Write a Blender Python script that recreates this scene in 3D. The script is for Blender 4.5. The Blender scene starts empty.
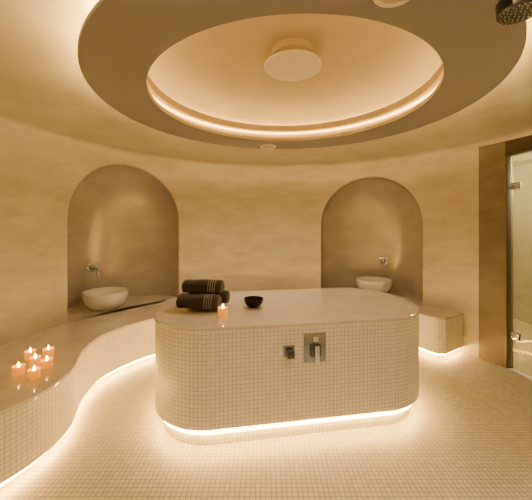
import bpy, bmesh, math, random
from mathutils import Vector, Matrix
random.seed(4)
S = bpy.context.scene
COL = S.collection
PI = math.pi
def lin(c):
    return tuple((x/12.92 if x <= .04045 else ((x+.055)/1.055)**2.4) for x in c)
def rad(a): return math.radians(a)

# ------------------------------------------------------------------ layout
CX, CY, R = 0.2, 2.3, 2.5            # round room
CEIL = 2.43
FIL = .05                            # small curved transition from wall to ceiling
DX, DY = 0.157, 2.05                  # centre of ceiling dome
BENCH = 0.47
NICHES = (140.8, 59.2)
NTOPS = {140.8: 2.262, 59.2: 2.20}
NA, ND = 0.705, 0.62
DOOR_A0, DOOR_A1 = -8.0, 22.4
PIL = 28.5
def pol(a, r): return (CX+r*math.cos(rad(a)), CY+r*math.sin(rad(a)))

# ------------------------------------------------------------------ materials
def mat(name):
    m = bpy.data.materials.new(name); m.use_nodes = True
    nt = m.node_tree; b = nt.nodes['Principled BSDF']
    return m, nt, b
def plain(name, rgb, rough=.5, metal=0, **kw):
    m, nt, b = mat(name)
    b.inputs['Base Color'].default_value = (*lin(rgb), 1)
    b.inputs['Roughness'].default_value = rough
    b.inputs['Metallic'].default_value = metal
    for k, v in kw.items(): b.inputs[k].default_value = v
    n = nt.nodes.new('ShaderNodeTexNoise'); n.inputs['Scale'].default_value = 60
    bp = nt.nodes.new('ShaderNodeBump'); bp.inputs['Strength'].default_value = .03
    nt.links.new(n.outputs['Fac'], bp.inputs['Height']); nt.links.new(bp.outputs['Normal'], b.inputs['Normal'])
    return m
def mottled(name, c1, c2, scale=2.5, rough=.4, bump=.08, detail=6, stretch=(1,1,1), coat=0, crough=.16):
    m, nt, b = mat(name)
    tc = nt.nodes.new('ShaderNodeTexCoord'); mp = nt.nodes.new('ShaderNodeMapping')
    mp.inputs['Scale'].default_value = stretch
    nt.links.new(tc.outputs['Object'], mp.inputs['Vector'])
    n = nt.nodes.new('ShaderNodeTexNoise'); n.inputs['Scale'].default_value = scale; n.inputs['Detail'].default_value = detail
    n.inputs['Roughness'].default_value = .62
    nt.links.new(mp.outputs['Vector'], n.inputs['Vector'])
    r = nt.nodes.new('ShaderNodeValToRGB')
    r.color_ramp.elements[0].position = .3; r.color_ramp.elements[0].color = (*lin(c1), 1)
    r.color_ramp.elements[1].position = .7; r.color_ramp.elements[1].color = (*lin(c2), 1)
    nt.links.new(n.outputs['Fac'], r.inputs['Fac']); nt.links.new(r.outputs['Color'], b.inputs['Base Color'])
    n2 = nt.nodes.new('ShaderNodeTexNoise'); n2.inputs['Scale'].default_value = scale*7; n2.inputs['Detail'].default_value = 4
    nt.links.new(mp.outputs['Vector'], n2.inputs['Vector'])
    bp = nt.nodes.new('ShaderNodeBump'); bp.inputs['Strength'].default_value = bump; bp.inputs['Distance'].default_value = .02
    nt.links.new(n2.outputs['Fac'], bp.inputs['Height']); nt.links.new(bp.outputs['Normal'], b.inputs['Normal'])
    b.inputs['Roughness'].default_value = rough
    if coat:
        b.inputs['Coat Weight'].default_value = coat; b.inputs['Coat Roughness'].default_value = crough
    return m
def mosaic(name, c1, c2, mortar, pitch, rough=.35):
    m, nt, b = mat(name)
    uv = nt.nodes.new('ShaderNodeUVMap')
    br = nt.nodes.new('ShaderNodeTexBrick')
    br.offset = 0; br.squash = 1
    br.inputs['Scale'].default_value = 1
    br.inputs['Brick Width'].default_value = pitch; br.inputs['Row Height'].default_value = pitch
    br.inputs['Mortar Size'].default_value = pitch*.055; br.inputs['Mortar Smooth'].default_value = .15
    br.inputs['Color1'].default_value = (*lin(c1), 1); br.inputs['Color2'].default_value = (*lin(c2), 1)
    br.inputs['Mortar'].default_value = (*lin(mortar), 1)
    nt.links.new(uv.outputs['UV'], br.inputs['Vector'])
    nt.links.new(br.outputs['Color'], b.inputs['Base Color'])
    bp = nt.nodes.new('ShaderNodeBump'); bp.invert = True
    bp.inputs['Strength'].default_value = .2; bp.inputs['Distance'].default_value = .004
    nt.links.new(br.outputs['Fac'], bp.inputs['Height']); nt.links.new(bp.outputs['Normal'], b.inputs['Normal'])
    b.inputs['Roughness'].default_value = rough
    return m
def glow(name, rgb, strength):
    m, nt, b = mat(name)
    b.inputs['Base Color'].default_value = (*rgb, 1)
    b.inputs['Emission Color'].default_value = (*rgb, 1)
    b.inputs['Emission Strength'].default_value = strength
    return m
GOLD = (1.0, .59, .14)
M_wall = mottled('plaster_wall', (.765,.73,.68), (.87,.845,.80), 2.6, .28, .03, detail=10, stretch=(1,1,3.0), coat=.3)
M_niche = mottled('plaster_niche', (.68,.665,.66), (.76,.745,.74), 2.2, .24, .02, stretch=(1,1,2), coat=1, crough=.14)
M_pil = mottled('plaster_taupe', (.42,.39,.365), (.51,.475,.445), 2.4, .4, .04, stretch=(1,1,2))
M_ring = mottled('plaster_ring', (.56,.56,.575), (.59,.59,.605), 1.5, .6, .02)
M_dome = mottled('plaster_dome', (.79,.74,.66), (.85,.80,.72), 1.5, .6, .03)
M_lip = mottled('plaster_lip', (.86,.80,.68), (.89,.83,.72), 1.5, .6, .03)
M_stone = mottled('stone_top', (.85,.82,.775), (.935,.915,.88), 5, .13, .004, coat=.7, crough=.07)
M_tile = mosaic('mosaic_cladding', (.99,.985,.975), (.95,.94,.92), (.75,.71,.655), .0285)
M_floor = mosaic('mosaic_floor', (.96,.945,.915), (.89,.87,.83), (.58,.545,.495), .0295, .34)
M_plinth = plain('plinth_render', (.90,.84,.72), .6)
M_led = glow('led_base', GOLD, 76)
M_led_c = glow('led_cove', GOLD, 150)
M_led_i = glow('led_inner', GOLD, 24)
M_led_n = glow('led_channel', GOLD, 11)
M_ceramic = mottled('white_stone_ceramic', (.98,.985,.99), (.995,.998,1.0), 8, .25, .005)
M_chrome = plain('chrome', (.90,.95,1.0), .1, 1)
M_brush = plain('brushed_steel', (.62,.67,.74), .18, 1)
M_steel = plain('dark_chrome', (.38,.40,.43), .2, 1)
M_bronze = plain('brushed_nickel', (.80,.85,.92), .16, 1)
M_dark = plain('dark_metal', (.15,.13,.11), .32, .8)
M_frame = plain('brown_frame', (.36,.33,.295), .4)
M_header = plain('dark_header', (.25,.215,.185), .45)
M_white = plain('white_fitting', (.97,.95,.90), .5)
M_gril = plain('grille_inset', (.84,.80,.74), .7)
M_wax = glow('glowing_wax', (1.0,.60,.02), .75)  # candlelight inside the wax given as weak emission
M_flame = glow('flame', (1.0,.74,.24), 34)
M_wick = plain('wick', (.1,.08,.06), .9)
def mk_cup():
    m, nt, b = mat('amber_glow_cup_glass')
    b.inputs['Base Color'].default_value = (.86,.37,.015,1); b.inputs['Roughness'].default_value = .12
    b.inputs['Transmission Weight'].default_value = .35; b.inputs['IOR'].default_value = 1.2
    b.inputs['Emission Color'].default_value = (1,.47,0,1); b.inputs['Emission Strength'].default_value = .45  # glow of the lit candle put into the glass as emission
    return m
M_cup = mk_cup()
def mk_glass():
    m, nt, b = mat('door_glass')
    out = nt.nodes['Material Output']
    tr = nt.nodes.new('ShaderNodeBsdfTransparent'); tr.inputs['Color'].default_value = (.87,.87,.66,1)
    df = nt.nodes.new('ShaderNodeBsdfTranslucent'); df.inputs['Color'].default_value = (.90,.88,.66,1)
    m0 = nt.nodes.new('ShaderNodeMixShader'); m0.inputs[0].default_value = .1
    nt.links.new(tr.outputs[0], m0.inputs[1]); nt.links.new(df.outputs[0], m0.inputs[2])
    gl = nt.nodes.new('ShaderNodeBsdfGlossy'); gl.inputs['Roughness'].default_value = .03
    fr = nt.nodes.new('ShaderNodeFresnel'); fr.inputs['IOR'].default_value = 1.45
    mx = nt.nodes.new('ShaderNodeMixShader')
    nt.links.new(fr.outputs[0], mx.inputs[0]); nt.links.new(m0.outputs[0], mx.inputs[1]); nt.links.new(gl.outputs[0], mx.inputs[2])
    nt.links.new(mx.outputs[0], out.inputs['Surface'])
    return m
M_glass = mk_glass()
def mk_towel():
    m, nt, b = mat('dark_towel')
    tc = nt.nodes.new('ShaderNodeTexCoord'); sp = nt.nodes.new('ShaderNodeSeparateXYZ')
    nt.links.new(tc.outputs['Object'], sp.inputs[0])
    prev = None
    for c, w in ((.060,.0026),(.078,.0026),(.096,.0026),(.114,.0026)):
        n = nt.nodes.new('ShaderNodeMath'); n.operation = 'COMPARE'
        n.inputs[1].default_value = c; n.inputs[2].default_value = w
        nt.links.new(sp.outputs['X'], n.inputs[0])
        if prev:
            a = nt.nodes.new('ShaderNodeMath'); a.operation = 'MAXIMUM'
            nt.links.new(prev.outputs[0], a.inputs[0]); nt.links.new(n.outputs[0], a.inputs[1]); prev = a
        else: prev = n
    mx = nt.nodes.new('ShaderNodeMix'); mx.data_type = 'RGBA'
    nt.links.new(prev.outputs[0], mx.inputs['Factor'])
    mx.inputs['A'].default_value = (*lin((.16,.157,.167)), 1); mx.inputs['B'].default_value = (*lin((.54,.55,.57)), 1)
    nt.links.new(mx.outputs['Result'], b.inputs['Base Color'])
    no = nt.nodes.new('ShaderNodeTexNoise'); no.inputs['Scale'].default_value = 220
    nt.links.new(tc.outputs['Object'], no.inputs['Vector'])
    bp = nt.nodes.new('ShaderNodeBump'); bp.inputs['Strength'].default_value = .8; bp.inputs['Distance'].default_value = .006
    nt.links.new(no.outputs['Fac'], bp.inputs['Height']); nt.links.new(bp.outputs['Normal'], b.inputs['Normal'])
    b.inputs['Roughness'].default_value = .95
    b.inputs['Sheen Weight'].default_value = .3
    return m
M_towel = mk_towel()

# ------------------------------------------------------------------ mesh helpers
def link(name, me, m, parent=None, smooth=None):
    o = bpy.data.objects.new(name, me); COL.objects.link(o)
    me.materials.append(m)
    if parent: o.parent = parent
    if smooth is not None:
        for p in me.polygons: p.use_smooth = True
        if smooth < 180:
            bm = bmesh.new(); bm.from_mesh(me)
            for e in bm.edges:
                if len(e.link_faces) == 2 and e.calc_face_angle(0) > rad(smooth): e.smooth = False
            bm.to_mesh(me); bm.free()
    return o
def mesh(name, verts, faces, m, parent=None, uvs=None, smooth=None, recalc=False):
    me = bpy.data.meshes.new(name); me.from_pydata([tuple(v) for v in verts], [], faces)
    if uvs:
        l = me.uv_layers.new(name='UVMap')
        for p in me.polygons:
            for li in p.loop_indices: l.data[li].uv = uvs[p.index][li-p.loop_start]
    if recalc:
        bm = bmesh.new(); bm.from_mesh(me); bmesh.ops.recalc_face_normals(bm, faces=bm.faces); bm.to_mesh(me); bm.free()
    me.update()
    return link(name, me, m, parent, smooth)
def from_bm(name, bm, m, parent=None, smooth=None, recalc=True):
    if recalc: bmesh.ops.recalc_face_normals(bm, faces=bm.faces)
    me = bpy.data.meshes.new(name); bm.to_mesh(me); bm.free()
    return link(name, me, m, parent, smooth)
def strip(name, pts, z0, z1, closed, m, parent=None, smooth=40, flip=False):
    n = len(pts); L = [0]
    for i in range(1, n+1):
        a, b = pts[i-1], pts[i % n]; L.append(L[-1]+math.dist(a, b))
    vs = [(x, y, z0) for x, y in pts]+[(x, y, z1) for x, y in pts]
    fs, uv = [], []
    for i in range(n if closed else n-1):
        j = (i+1) % n
        f = [i, j, n+j, n+i]; u = [(L[i], z0), (L[i+1], z0), (L[i+1], z1), (L[i], z1)]
        if flip: f.reverse(); u.reverse()
        fs.append(f); uv.append(u)
    return mesh(name, vs, fs, m, parent, uv, smooth)
def loops(name, rings, m, parent=None, closed=True, cap0=False, cap1=False, smooth=40):
    n = len(rings[0]); vs = [p for r in rings for p in r]; fs = []
    for k in range(len(rings)-1):
        for i in range(n if closed else n-1):
            j = (i+1) % n
            fs.append([k*n+i, k*n+j, (k+1)*n+j, (k+1)*n+i])
    if cap0: fs.append(list(range(n-1, -1, -1)))
    if cap1: fs.append([(len(rings)-1)*n+i for i in range(n)])
    return mesh(name, vs, fs, m, parent, None, smooth, recalc=True)
def square_tube(name, outer, inner, z0, z1, m, parent=None, closed=True):
    rings = [[(*p, z0) for p in outer], [(*p, z1) for p in outer], [(*p, z1) for p in inner], [(*p, z0) for p in inner], [(*p, z0) for p in outer]]
    return loops(name, rings, m, parent, closed, smooth=None)
def lathe_bm(bm, prof, n=48, mtx=None):
    cols = []
    for i in range(n):
        a = 2*PI*i/n; c = []
        for r, z in prof:
            v = Vector((r*math.cos(a), r*math.sin(a), z))
            if mtx: v = mtx @ v
            c.append(bm.verts.new(v))
        cols.append(c)
    for i in range(n):
        a, b = cols[i], cols[(i+1) % n]
        for k in range(len(prof)-1): bm.faces.new((a[k], b[k], b[k+1], a[k+1]))
    bmesh.ops.remove_doubles(bm, verts=bm.verts, dist=1e-6)
def lathe(name, prof, m, parent=None, n=48, mtx=None, smooth=40):
    bm = bmesh.new(); lathe_bm(bm, prof, n, mtx)
    return from_bm(name, bm, m, parent, smooth)
def box_bm(bm, c, s, bev=.003, rot=None):
    r = bmesh.ops.create_cube(bm, size=1)
    vs = r['verts']
    for v in vs: v.co = Vector((v.co.x*s[0], v.co.y*s[1], v.co.z*s[2]))
    es = list({e for v in vs for e in v.link_edges})
    if bev:
        g = bmesh.ops.bevel(bm, geom=es, offset=bev, segments=2, affect='EDGES', profile=.5)
        vs = list(set([v for v in vs if v.is_valid]+list(g['verts'])))
    for v in vs:
        if rot: v.co = rot @ v.co
        v.co += Vector(c)
def box(name, c, s, m, parent=None, bev=.003, rot=None):
    bm = bmesh.new(); box_bm(bm, c, s, bev, rot); return from_bm(name, bm, m, parent, 40)
def tube_bm(bm, pts, r, n=14):
    pts = [Vector(p) for p in pts]; prev = None; up = Vector((.31,.77,.55)); rings = []
    for i, p in enumerate(pts):
        d = (pts[min(i+1, len(pts)-1)]-pts[max(i-1, 0)]).normalized()
        if prev is None: x = d.cross(up).normalized()
        else: x = (prev-d*prev.dot(d)).normalized()
        prev = x; y = d.cross(x)
        rr = r[i] if isinstance(r, (list, tuple)) else r
        rings.append([bm.verts.new(p+(x*math.cos(2*PI*k/n)+y*math.sin(2*PI*k/n))*rr) for k in range(n)])
    for a, b in zip(rings, rings[1:]):
        for k in range(n): bm.faces.new((a[k], a[(k+1) % n], b[(k+1) % n], b[k]))
    bm.faces.new(rings[0][::-1]); bm.faces.new(rings[-1])
def tube(name, pts, r, m, parent=None, n=14):
    bm = bmesh.new(); tube_bm(bm, pts, r, n); return from_bm(name, bm, m, parent, 50)
def thing(name, label, cat, loc=(0,0,0), rz=0, group=None):
    o = bpy.data.objects.new(name, None); COL.objects.link(o); o.empty_display_size = .1
    o.location = loc; o.rotation_euler = (0, 0, rz)
    o['label'] = label; o['category'] = cat
    if group: o['group'] = group
    return o
def struct(o): o['kind'] = 'structure'; return o
def dup(root, loc, rz, label, group=None):
    r = root.copy(); COL.objects.link(r); r.location = loc; r.rotation_euler = (0, 0, rz); r['label'] = label
    if group: r['group'] = group
    for ch in list(root.children):
        c = ch.copy(); COL.objects.link(c); c.parent = r
        for g in list(ch.children):
            d = g.copy(); COL.objects.link(d); d.parent = c
    return r

# ------------------------------------------------------------------ setting: floor
fx0, fx1, fy0, fy1 = -2.9, 4.3, -.5, 5.6
struct(mesh('floor', [(fx0,fy0,0),(fx1,fy0,0),(fx1,fy1,0),(fx0,fy1,0)], [[0,1,2,3]], M_floor,
     uvs=[[(fx0,fy0),(fx1,fy0),(fx1,fy1),(fx0,fy1)]]))

# wall with two arched niche openings, curving into the ceiling at its top
NH = NA/R*180/PI
DT = 2.22                        # door opening height
def arch_z(u, c): return NTOPS[c]-NA+math.sqrt(max(0, NA*NA-u*u))
cols = set()
a = PIL
while a < 360+DOOR_A0: cols.add(round(a, 4)); a += 2.0
cols.add(360+DOOR_A0)
for c in NICHES:
    cols = {x for x in cols if abs(x-c) > NH+.2}
    for k in range(41): cols.add(round(c-NH*math.cos(PI*k/40), 5))
cols = sorted(cols)
wv, wf = [], []
def addq(p):
    b = len(wv); wv.extend(p); wf.append([b, b+1, b+2, b+3])
def nich(a):
    for c in NICHES:
        if abs(a-c) <= NH+1e-4: return c
    return None
WT = CEIL-FIL
fil = [(R-FIL*(1-math.cos(PI/2*k/7)), WT+FIL*math.sin(PI/2*k/7)) for k in range(8)]
def fillet(a, b):
    for (r0, z0), (r1, z1) in zip(fil, fil[1:]):
        addq([(*pol(a, r0), z0), (*pol(a, r1), z1), (*pol(b, r1), z1), (*pol(b, r0), z0)])
for a, b in zip(cols, cols[1:]):
    pa, pb = pol(a, R), pol(b, R); c = nich((a+b)/2)
    if c is None:
        addq([(*pa,0),(*pa,WT),(*pb,WT),(*pb,0)])
    else:
        za, zb = arch_z((a-c)*PI/180*R, c), arch_z((b-c)*PI/180*R, c)
        addq([(*pa,za),(*pa,WT),(*pb,WT),(*pb,zb)])
        addq([(*pa,0),(*pa,BENCH-.004),(*pb,BENCH-.004),(*pb,0)])
    fillet(a, b)
# curved cove continues over the darker wall end and the door
over_d = [DOOR_A0+(PIL-DOOR_A0)*k/20 for k in range(21)]
for a, b in zip(over_d, over_d[1:]): fillet(a, b)
wall = struct(mesh('wall_back', wv, wf, M_wall, smooth=30))
bm = bmesh.new(); bm.from_mesh(wall.data); bmesh.ops.remove_doubles(bm, verts=bm.verts, dist=1e-4); bm.to_mesh(wall.data); bm.free()
# darker wall end beside the door
pang = [DOOR_A1+(PIL-DOOR_A1)*k/6 for k in range(7)]
struct(strip('wall_right', [pol(a, R) for a in pang], 0, WT, False, M_pil, None, 40, flip=True))
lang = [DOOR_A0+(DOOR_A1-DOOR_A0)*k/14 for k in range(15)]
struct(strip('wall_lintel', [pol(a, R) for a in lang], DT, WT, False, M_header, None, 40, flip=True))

# niche shells with a softly rounded front edge
def niche_map(c, u, z, w): return (*pol(c+u/R*180/PI, R+w), z)
ts = [.02,.05,.1,.18,.28,.4,.55,.7,.85,1.0,1.12,1.22,1.32,1.4,1.47,1.53,PI/2]
EX = .88
def sw(t): return .99*max(0, math.cos(t))**EX if t < PI/2-1e-6 else 0, .012+(ND-.012)*math.sin(t)**EX
rings_uv = [(1.0,0.0),(.9955,.003),(.992,.008)]+[sw(t) for t in ts]
for c in NICHES:
    NT = NTOPS[c]
    outl = [(-NA, BENCH+(NT-NA-BENCH)*k/10) for k in range(10)]
    outl += [(-NA*math.cos(PI*k/40), NT-NA+NA*math.sin(PI*k/40)) for k in range(41)]
    outl += [(NA, BENCH+(NT-NA-BENCH)*k/10) for k in range(9, -1, -1)]
    rings = []
    for s, w in rings_uv:
        rings.append([niche_map(c, u*s, BENCH+(z-BENCH)*s, w) for u, z in outl])
    n = len(outl); vs = [p for r in rings for p in r]; fs = []
    for k in range(len(rings)-1):
        for i in range(n-1): fs.append([k*n+i, k*n+i+1, (k+1)*n+i+1, (k+1)*n+i])
    struct(mesh('wall_niche', vs, fs, M_niche, wall, smooth=180))

# ------------------------------------------------------------------ ceiling
N = 96
def circ(cx, cy, r, z, n=N): return [(cx+r*math.cos(2*PI*i/n), cy+r*math.sin(2*PI*i/n), z) for i in range(n)]
T = Matrix.Translation((DX, DY, 0))
ZR = 2.295                      # underside of the dropped ring
RI, RO = .885, 1.20
UP = CEIL-ZR
ceil = struct(loops('ceiling', [circ(CX, CY, 4.1, CEIL+.002), circ(DX, DY, 1.6, CEIL+.002), circ(DX, DY, 1.3, CEIL+.002), circ(DX, DY, RI+.16, CEIL+.002)], M_wall, smooth=40))
ring = lathe('trim_1', [(RI,ZR),(RI,ZR+.028),(RI+.08,ZR+.030),(RI+.08,ZR+.100),(RI+.02,ZR+.102),(RI+.02,ZR+.15),(RI+.04,ZR+.15),(RI+.04,ZR+.125),(RI+.15,ZR+.125),(RI+.15,ZR+UP+.01),(RI+.17,ZR+UP+.01),(RI+.17,ZR+.022),(RO-.002,ZR+.022),(RO,ZR+.020),(RO,ZR),(RI,ZR)], M_ring, None, N, T)
struct(ring)
struct(lathe('lip', [(RI-.0005,ZR+.001),(RI-.0005,ZR+.029),(RI+.079,ZR+.031),(RI+.079,ZR+.099),(RI+.019,ZR+.101),(RI+.019,ZR+.151),(RI+.041,ZR+.151)], M_lip, ring, N, T))
DT_ = 2.655
dome = struct(lathe('ceiling_dome', [(RI+.15,ZR+.126),(RI+.105,ZR+.126),(RI+.10,2.46),(RI+.085,2.505),(RI+.05,2.545),(RI-.02,2.585),(RI-.12,2.615),(.62,2.638),(.43,2.65),(.25,DT_),(.0001,DT_)], M_dome, ceil, N, T, 40))
struct(lathe('light_strip', [(RO-.058,ZR+.024),(RO-.046,ZR+.024),(RO-.046,ZR+.034),(RO-.058,ZR+.034),(RO-.058,ZR+.024)], M_led_c, ring, N, T))
struct(lathe('light_strip', [(RI+.055,ZR+.132),(RI+.07,ZR+.132),(RI+.07,ZR+.144),(RI+.055,ZR+.144),(RI+.055,ZR+.132)], M_led_i, ring, N, T))
struct(lathe('light_strip', [(RI+.062,ZR+.086),(RI+.073,ZR+.086),(RI+.073,ZR+.095),(RI+.062,ZR+.095),(RI+.062,ZR+.086)], M_led_n, ring, N, T))

# round disc fitting at the centre of the dome
t = thing('ceiling_fitting', 'round cream disc fitting hanging from the centre of the lit ceiling dome', 'ceiling fitting', (DX+.02, DY, 2.535))
lathe('disc', [(0,0),(.183,0),(.19,.006),(.19,.018),(.183,.024),(0,.024)], M_white, t)
lathe('stem', [(0,.024),(.07,.024),(.07,.075),(0,.075)], M_gril, t)
lathe('ceiling_plate', [(0,.070),(.12,.070),(.138,.078),(.14,.12),(0,.12)], M_gril, t)
# flush round ceiling fittings
def flush(x, y, r, label):
    t = thing('ceiling_spot', label, 'ceiling fitting', (x, y, ZR), 0, 'round flush fittings under the ceiling ring')
    k = r/.092
    lathe('rim', [(.07*k,-.0005),(.07*k,-.006),(.088*k,-.008),(.092*k,-.0005)], M_white, t, 40)
    lathe('grille', [(0,-.003),(.07*k,-.003),(.07*k,-.0005)], M_gril, t, 40)
    return t
F1 = (.02, 3.14); F2 = (.44, 1.05)
flush(*F1, .082, 'small round flush ceiling fitting on the far edge of the grey ring')
flush(*F2, .077, 'round pale flush ceiling fitting cut by the top edge of the photo')
# shower head
SZ = 2.215
t = thing('shower_head', 'dark metal round shower head hanging from the ceiling at the top right corner', 'shower head', (.86, 1.05, SZ))
lathe('head', [(0,0),(.058,0),(.065,.006),(.067,.045),(.058,.058),(.03,.066),(0,.066)], M_steel, t)
lathe('arm', [(0,.066),(.014,.066),(.014,ZR-SZ-.012),(.03,ZR-SZ-.010),(.03,ZR-SZ-.001),(0,ZR-SZ-.001)], M_steel, t, 24)
bm = bmesh.new()
for rr, n in ((.015,6),(.03,12),(.042,18),(.053,22)):
    for i in range(n):
        a = 2*PI*i/n
        lathe_bm(bm, [(0,-.003),(.002,-.003),(.003,0)], 6, Matrix.Translation((rr*math.cos(a), rr*math.sin(a), 0)))
from_bm('nozzles', bm, M_bronze, t)

# ------------------------------------------------------------------ door side
P1, P2 = Vector(pol(DOOR_A1, R)), Vector(pol(DOOR_A0, R))
dd = (P2-P1).normalized(); nn = Vector((-dd.y, dd.x))
if nn.x < 0: nn = -nn
rotd = Matrix.Rotation(math.atan2(dd.y, dd.x), 3, 'Z')
def dpt(s, o, z): p = P1+dd*s+nn*o; return Vector((p.x, p.y, z))
DL = (P2-P1).length
fr = bmesh.new()
box_bm(fr, dpt(.008, .04, DT/2), (.016, .08, DT), .002, rotd)
box_bm(fr, dpt(DL-.02, .04, DT/2), (.04, .08, DT), .002, rotd)
struct(from_bm('trim_2', fr, M_frame, None, 40))
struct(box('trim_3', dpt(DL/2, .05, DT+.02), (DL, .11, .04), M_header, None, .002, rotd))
door = struct(box('door_1', dpt(DL/2, .04, DT/2+.01), (DL-.07, .01, DT-.03), M_glass, bev=.001, rot=rotd))
for z in (.36, 1.9):
    bmh = bmesh.new()
    box_bm(bmh, dpt(.085, .04, z), (.08, .034, .07), .003, rotd)
    box_bm(bmh, dpt(.040, .04, z), (.03, .03, .055), .003, rotd)
    struct(from_bm('hinge', bmh, M_chrome, door, 40))
struct(tube('handle', [dpt(DL-.16, .045, .9), dpt(DL-.16, -.01, .9), dpt(DL-.16, -.03, .93), dpt(DL-.16, -.03, 1.17), dpt(DL-.16, -.01, 1.2), dpt(DL-.16, .045, 1.2)], .012, M_chrome, door))
struct(mesh('wall_outer', [(4.0,.3,0),(4.0,5.0,0),(4.0,5.0,CEIL),(4.0,.3,CEIL),(2.0,5.0,0),(2.0,5.0,CEIL),(2.0,.3,0),(2.0,.3,CEIL)],
     [[0,1,2,3],[1,4,5,2],[6,0,3,7]], M_wall))

# ------------------------------------------------------------------ bench
def catmull(P, k=8):
    out = []
    for i in range(len(P)-1):
        p0, p1, p2, p3 = P[max(i-1,0)], P[i], P[i+1], P[min(i+2,len(P)-1)]
        for j in range(k):
            t = j/k
            out.append(tuple(.5*((2*p1[q])+(-p0[q]+p2[q])*t+(2*p0[q]-5*p1[q]+4*p2[q]-p3[q])*t*t+(-p0[q]+3*p1[q]-3*p2[q]+p3[q])*t**3) for q in (0,1)))
    out.append(P[-1]); return out
BP = [(-1.82,.80),(-1.68,1.2),(-1.53,1.58),(-1.395,1.89),(-1.39,2.20),(-1.515,2.57),(-1.52,2.97),(-1.24,3.43),(-.6,3.9),(.2,4.2),(1.0,4.15),(1.53,3.94),(1.76,3.68),(1.85,3.52),(1.91,3.455),(1.99,3.435)]
front = catmull(BP)
def inset(pts, o):
    r = []
    for x, y in pts:
        d = Vector((x-CX, y-CY)).normalized(); r.append((x+d.x*o, y+d.y*o))
    return r
def wallpt(p, rr=R-.002):
    d = Vector((p[0]-CX, p[1]-CY)).normalized(); return (CX+d.x*rr, CY+d.y*rr)
bench = thing('bench', 'long wavy built-in bench with mosaic front and stone top along the round wall', 'bench', (0,0,0))
tb, tt = .068, BENCH-.022
endw = wallpt(front[-1])
fl = front+[tuple(front[-1][q]+(endw[q]-front[-1][q])*k/4 for q in (0,1)) for k in range(1,5)]
strip('tiled_front', fl, tb, tt, False, M_tile, bench, 40, flip=True)
over = inset(front, -.006); wl = [wallpt(p) for p in front]
e = Vector((.2, -1)).normalized()*.006
over[-1] = (over[-1][0]+e.x, over[-1][1]+e.y); wl[-1] = (wl[-1][0]+e.x*.6, wl[-1][1]+e.y*.6)
rings = [[(*p, tt) for p in wl], [(*p, tt) for p in over], [(*p, BENCH-.006) for p in over], [(*p, BENCH) for p in inset(over, .006)], [(*p, BENCH) for p in wl]]
o = loops('bench_top', rings, M_stone, bench, closed=False, smooth=40)
bm = bmesh.new(); bm.from_mesh(o.data); bm.verts.ensure_lookup_table()
nn_ = len(over); bm.faces.new([bm.verts[k*nn_+nn_-1] for k in range(5)]); bm.to_mesh(o.data); bm.free()
def trimmed(off, back):
    """bench foot line set back from the front edge, turning the corner and running to the wall"""
    pts = inset(front[:-9], off)
    a, b = Vector(front[-1]), Vector(endw)
    side = Vector((-.45, .89))
    for k in (.12, .4, .7, .97):
        p = a+(b-a)*k+side*back
        pts.append((p.x, p.y))
    return pts
strip('plinth', trimmed(.06, .06), 0, tb+.002, False, M_plinth, bench, 40, flip=True)
loops('soffit', [[(*p, tb+.001) for p in front], [(*p, tb+.001) for p in wl]], M_plinth, bench, closed=False)
square_tube('light_strip', trimmed(.034, .034), trimmed(.044, .044), .038, .049, M_led, bench, closed=False)
for c in NICHES:
    vs, fs = [], []
    for s, w in rings_uv:
        vs += [niche_map(c, -NA*s, BENCH, w-.003), niche_map(c, NA*s, BENCH, w-.003)]
    for i in range(len(rings_uv)-1): fs.append([2*i, 2*i+1, 2*i+3, 2*i+2])
    mesh('niche_ledge', vs, fs, M_stone, bench)

# ------------------------------------------------------------------ island
IL, IW, IR, IROT = 2.16, 1.10, .43, rad(9.5)
IC = (.19, 2.705)
isl = thing('massage_slab', 'large rounded central slab clad in cream mosaic with polished stone top and glowing base', 'island', (*IC, 0), IROT)
def rr(o, n=14):
    hx, hy, r = IL/2-o, IW/2-o, max(.02, IR-o); out = []
    for cx, cy, a0 in ((hx-r, -hy+r, -90), (hx-r, hy-r, 0), (-hx+r, hy-r, 90), (-hx+r, -hy+r, 180)):
        for i in range(n+1):
            a = rad(a0+90*i/n); out.append((cx+r*math.cos(a), cy+r*math.sin(a)))
    return out
IB, IT = .14, .82
strip('tiled_body', rr(0), IB, IT-.022, True, M_tile, isl, 40)
loops('stone_top', [[(*p, IT-.022) for p in rr(.05)], [(*p, IT-.022) for p in rr(-.004)], [(*p, IT-.006) for p in rr(-.004)], [(*p, IT) for p in rr(.002)]], M_stone, isl, cap1=True)
loops('soffit', [[(*p, IB) for p in rr(0)], [(*p, IB) for p in rr(.14)]], M_plinth, isl)
strip('plinth', rr(.060), 0, IB, True, M_tile, isl, 40)
square_tube('light_strip', rr(.036), rr(.046), .090, .100, M_led, isl)
# mixer valve and spout on the front face (island-local coordinates)
yf = -IW/2
VX = .06
VZ = .645
vp = box('mixer_valve', (VX, yf-.006, VZ), (.16, .012, .20), M_brush, isl, .002)
vp['label'] = 'square chrome mixer plate'
box('valve_body', (VX, yf-.025, VZ-.015), (.075, .03, .075), M_steel, vp, .004)
box('lever', (VX, yf-.055, VZ-.035), (.032, .024, .125), M_chrome, vp, .004)
box('button', (VX, yf-.022, VZ+.065), (.034, .02, .034), M_chrome, vp, .003)
sp = box('spout', (VX-.185, yf-.004, VZ-.015), (.08, .008, .08), M_brush, isl, .002)
box('spout_block', (VX-.185, yf-.04, VZ-.015), (.05, .07, .05), M_steel, sp, .004)

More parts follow.
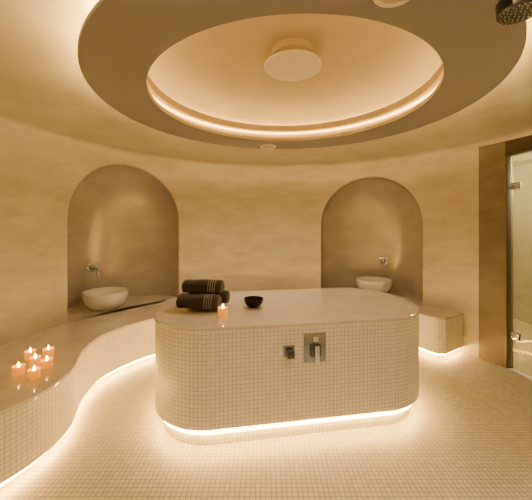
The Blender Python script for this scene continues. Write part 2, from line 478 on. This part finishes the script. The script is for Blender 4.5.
# ------------------------------------------------------------------ basins and taps
prof = [(0,0),(.090,0),(.142,.008),(.196,.04),(.234,.09),(.253,.15),(.259,.20),(.258,.212),(.250,.216),(.243,.210),(.236,.155),(.212,.10),(.160,.06),(.08,.04),(0,.035)]
def basin(a, r, label):
    x, y = pol(a, r)
    t = thing('basin', label, 'basin', (x, y, BENCH), 0, 'round white basins in the wall niches')
    lathe('bowl', prof, M_ceramic, t, 56, None, 60)
    lathe('drain', [(0,.038),(.02,.038),(.022,.036),(.022,.0355)], M_bronze, t, 24)
basin(144.8, 2.67, 'round white stone basin in the left arched niche')
basin(58.9, 2.75, 'round white stone basin in the right arched niche')
def tap(a, z, label):
    x, y = pol(a, R+ND-.035)
    t = thing('tap', label, 'tap', (x, y, z), rad(a+180), 'wall taps above the basins')
    t.scale = (1.4,)*3
    lathe('flange', [(0,-.02),(.04,-.02),(.04,.008),(.025,.016),(0,.016)], M_bronze, t, 28, Matrix.Rotation(PI/2, 4, 'Y'))
    tube('spout', [(.01,0,0),(.07,0,0),(.11,0,-.003),(.135,0,-.014),(.148,0,-.035),(.15,0,-.05)], [.018,.018,.017,.016,.015,.017], M_bronze, t)
    tube('valve', [(.06,0,.0),(.06,0,.025),(.06,0,.026),(.06,0,.042)], [.022,.022,.013,.013], M_bronze, t)
    tube('handle', [(.06,-.05,.045),(.06,0,.049),(.06,.05,.045)], [.009,.012,.009], M_bronze, t)
tap(144.6, .93, 'chrome wall tap above the basin in the left niche')
tap(57.2, .92, 'chrome wall tap above the basin in the right niche')

# ------------------------------------------------------------------ candles
def make_candle(label, loc, group=None):
    t = thing('candle', label, 'candle', loc, 0, group)
    lathe('glass_cup', [(0,0),(.032,0),(.036,.004),(.039,.062),(.0385,.064),(.0365,.063),(.0335,.008),(0,.006)], M_cup, t, 32)
    lathe('wax', [(0,.008),(.0325,.008),(.0345,.046),(.028,.045),(0,.043)], M_wax, t, 28)
    tube('wick', [(0,0,.043),(.0005,0,.052)], .0012, M_wick, t, 6)
    lathe('flame', [(0,.050),(.006,.055),(.009,.063),(.0075,.074),(.003,.085),(0,.092)], M_flame, t, 16)
    return t
G = 'candles clustered on the left bench'
spots = [((-1.70,2.13), 'lit glass candle at the front left of the cluster on the left bench'),
         ((-1.555,2.08), 'lit glass candle nearest the bench edge, front right of the left bench cluster'),
         ((-1.69,2.27), 'lit glass candle in the middle left of the cluster on the left bench'),
         ((-1.58,2.235), 'lit glass candle in the middle right of the cluster on the left bench'),
         ((-1.81,2.38), 'lit glass candle at the back left of the cluster, closest to the wall'),
         ((-1.705,2.43), 'lit glass candle at the back right of the cluster, farthest along the left bench')]
c0 = make_candle(spots[0][1], (*spots[0][0], BENCH), G)
for i, (p, lb) in enumerate(spots[1:]): dup(c0, (*p, BENCH), i*1.1, lb, G)
cs = dup(c0, (-.322, 2.32, IT), .4, 'single lit glass candle on the central slab in front of the rolled towels')
del cs['group']

# ------------------------------------------------------------------ towels
def towel(seed, rad_, length):
    rng = random.Random(seed)
    turns, n = 3.6, 120; th = rad_/(turns+.35)
    bm = bmesh.new()
    xs = [-.5,-.492,-.475,-.44,-.38]+[-.3+.6*k/10 for k in range(11)]+[.38,.44,.475,.492,.5]
    sh = [.72,.84,.92,.97,1]+[1]*11+[1,.97,.92,.84,.72]; secs = []
    ph = rng.random()*6
    for x0, shr in zip(xs, sh):
        x = x0*length
        o, inn = [], []
        for i in range(n+1):
            a = turns*2*PI*i/n
            r = th*.35+(rad_-th*.35)*(i/n)
            wob = 1+.04*math.sin(3*a+ph+x*9)+.03*math.sin(x*31+ph)
            ro = r*wob*shr; ri = max(.001, (r-th*.86)*wob*shr)
            o.append((x, ro*math.cos(a)*1.10, ro*math.sin(a)*.90))
            inn.append((x, ri*math.cos(a)*1.10, ri*math.sin(a)*.90))
        secs.append([bm.verts.new(p) for p in o+inn[::-1]])
    m = len(secs[0])
    for a, b in zip(secs, secs[1:]):
        for i in range(m): bm.faces.new((a[i], a[(i+1) % m], b[(i+1) % m], b[i]))
    for s in (secs[0], secs[-1]):
        for i in range(n): bm.faces.new((s[i], s[i+1], s[m-2-i], s[m-1-i]))
    return bm
TG = 'rolled towels stacked on the slab'
def put_towel(seed, r, L, loc, rot, label):
    o = from_bm('rolled_towel', towel(seed, r, L), M_towel, None, 60)
    o.location = loc; o.rotation_euler = rot
    o['label'] = label; o['category'] = 'towel'; o['group'] = TG
put_towel(1, .076, .335, (-.53, 2.47, IT+.070), (0,0,rad(-6)), 'dark striped rolled towel at the bottom front of the stack on the slab')
put_towel(2, .074, .34, (-.485, 2.648, IT+.069), (0,0,rad(-6)), 'dark rolled towel at the bottom back of the stack')
put_towel(3, .074, .33, (-.515, 2.558, IT+.170), (0,0,rad(-8)), 'dark striped rolled towel lying on top of the stack on the slab')

# dark bowl
t = thing('bowl', 'small dark metal bowl on the central slab beside the rolled towels', 'bowl', (-.103, 2.57, IT))
lathe('bowl_body', [(0,.006),(.04,.006),(.062,.02),(.078,.045),(.083,.072),(.080,.074),(.074,.048),(.058,.026),(0,.014)], M_dark, t, 48, None, 60)
lathe('foot', [(0,0),(.042,0),(.042,.006),(.038,.008),(0,.008)], M_dark, t, 40)

# ------------------------------------------------------------------ lamps
def spot(name, loc, e, ang, blend=.8, size=.06):
    l = bpy.data.lights.new(name, 'SPOT'); l.energy = e; l.color = (1,.81,.55); l.spot_size = rad(ang); l.spot_blend = blend; l.shadow_soft_size = size
    o = bpy.data.objects.new(name, l); COL.objects.link(o); o.location = loc; return o
spot('downlight', (*F1, ZR-.02), 54, 155)
spot('downlight', (*F2, ZR-.02), 56, 110)
l = bpy.data.lights.new('corridor_lamp', 'POINT'); l.energy = 80; l.color = (1,.80,.46); l.shadow_soft_size = .15
o = bpy.data.objects.new('corridor_lamp', l); COL.objects.link(o); o.location = (3.3, 3.2, 2.1)

w = bpy.data.worlds.new('world'); S.world = w; w.use_nodes = True
w.node_tree.nodes['Background'].inputs[0].default_value = (.02,.015,.01,1)

# ------------------------------------------------------------------ camera
cam = bpy.data.cameras.new('camera'); co = bpy.data.objects.new('camera', cam); COL.objects.link(co)
cam.sensor_fit = 'HORIZONTAL'; cam.sensor_width = 36; cam.lens = 310/532*36
cam.shift_y = -25/532; cam.clip_start = .02
co.location = (0, 0, 1.5); co.rotation_euler = (PI/2, 0, 0)
S.camera = co
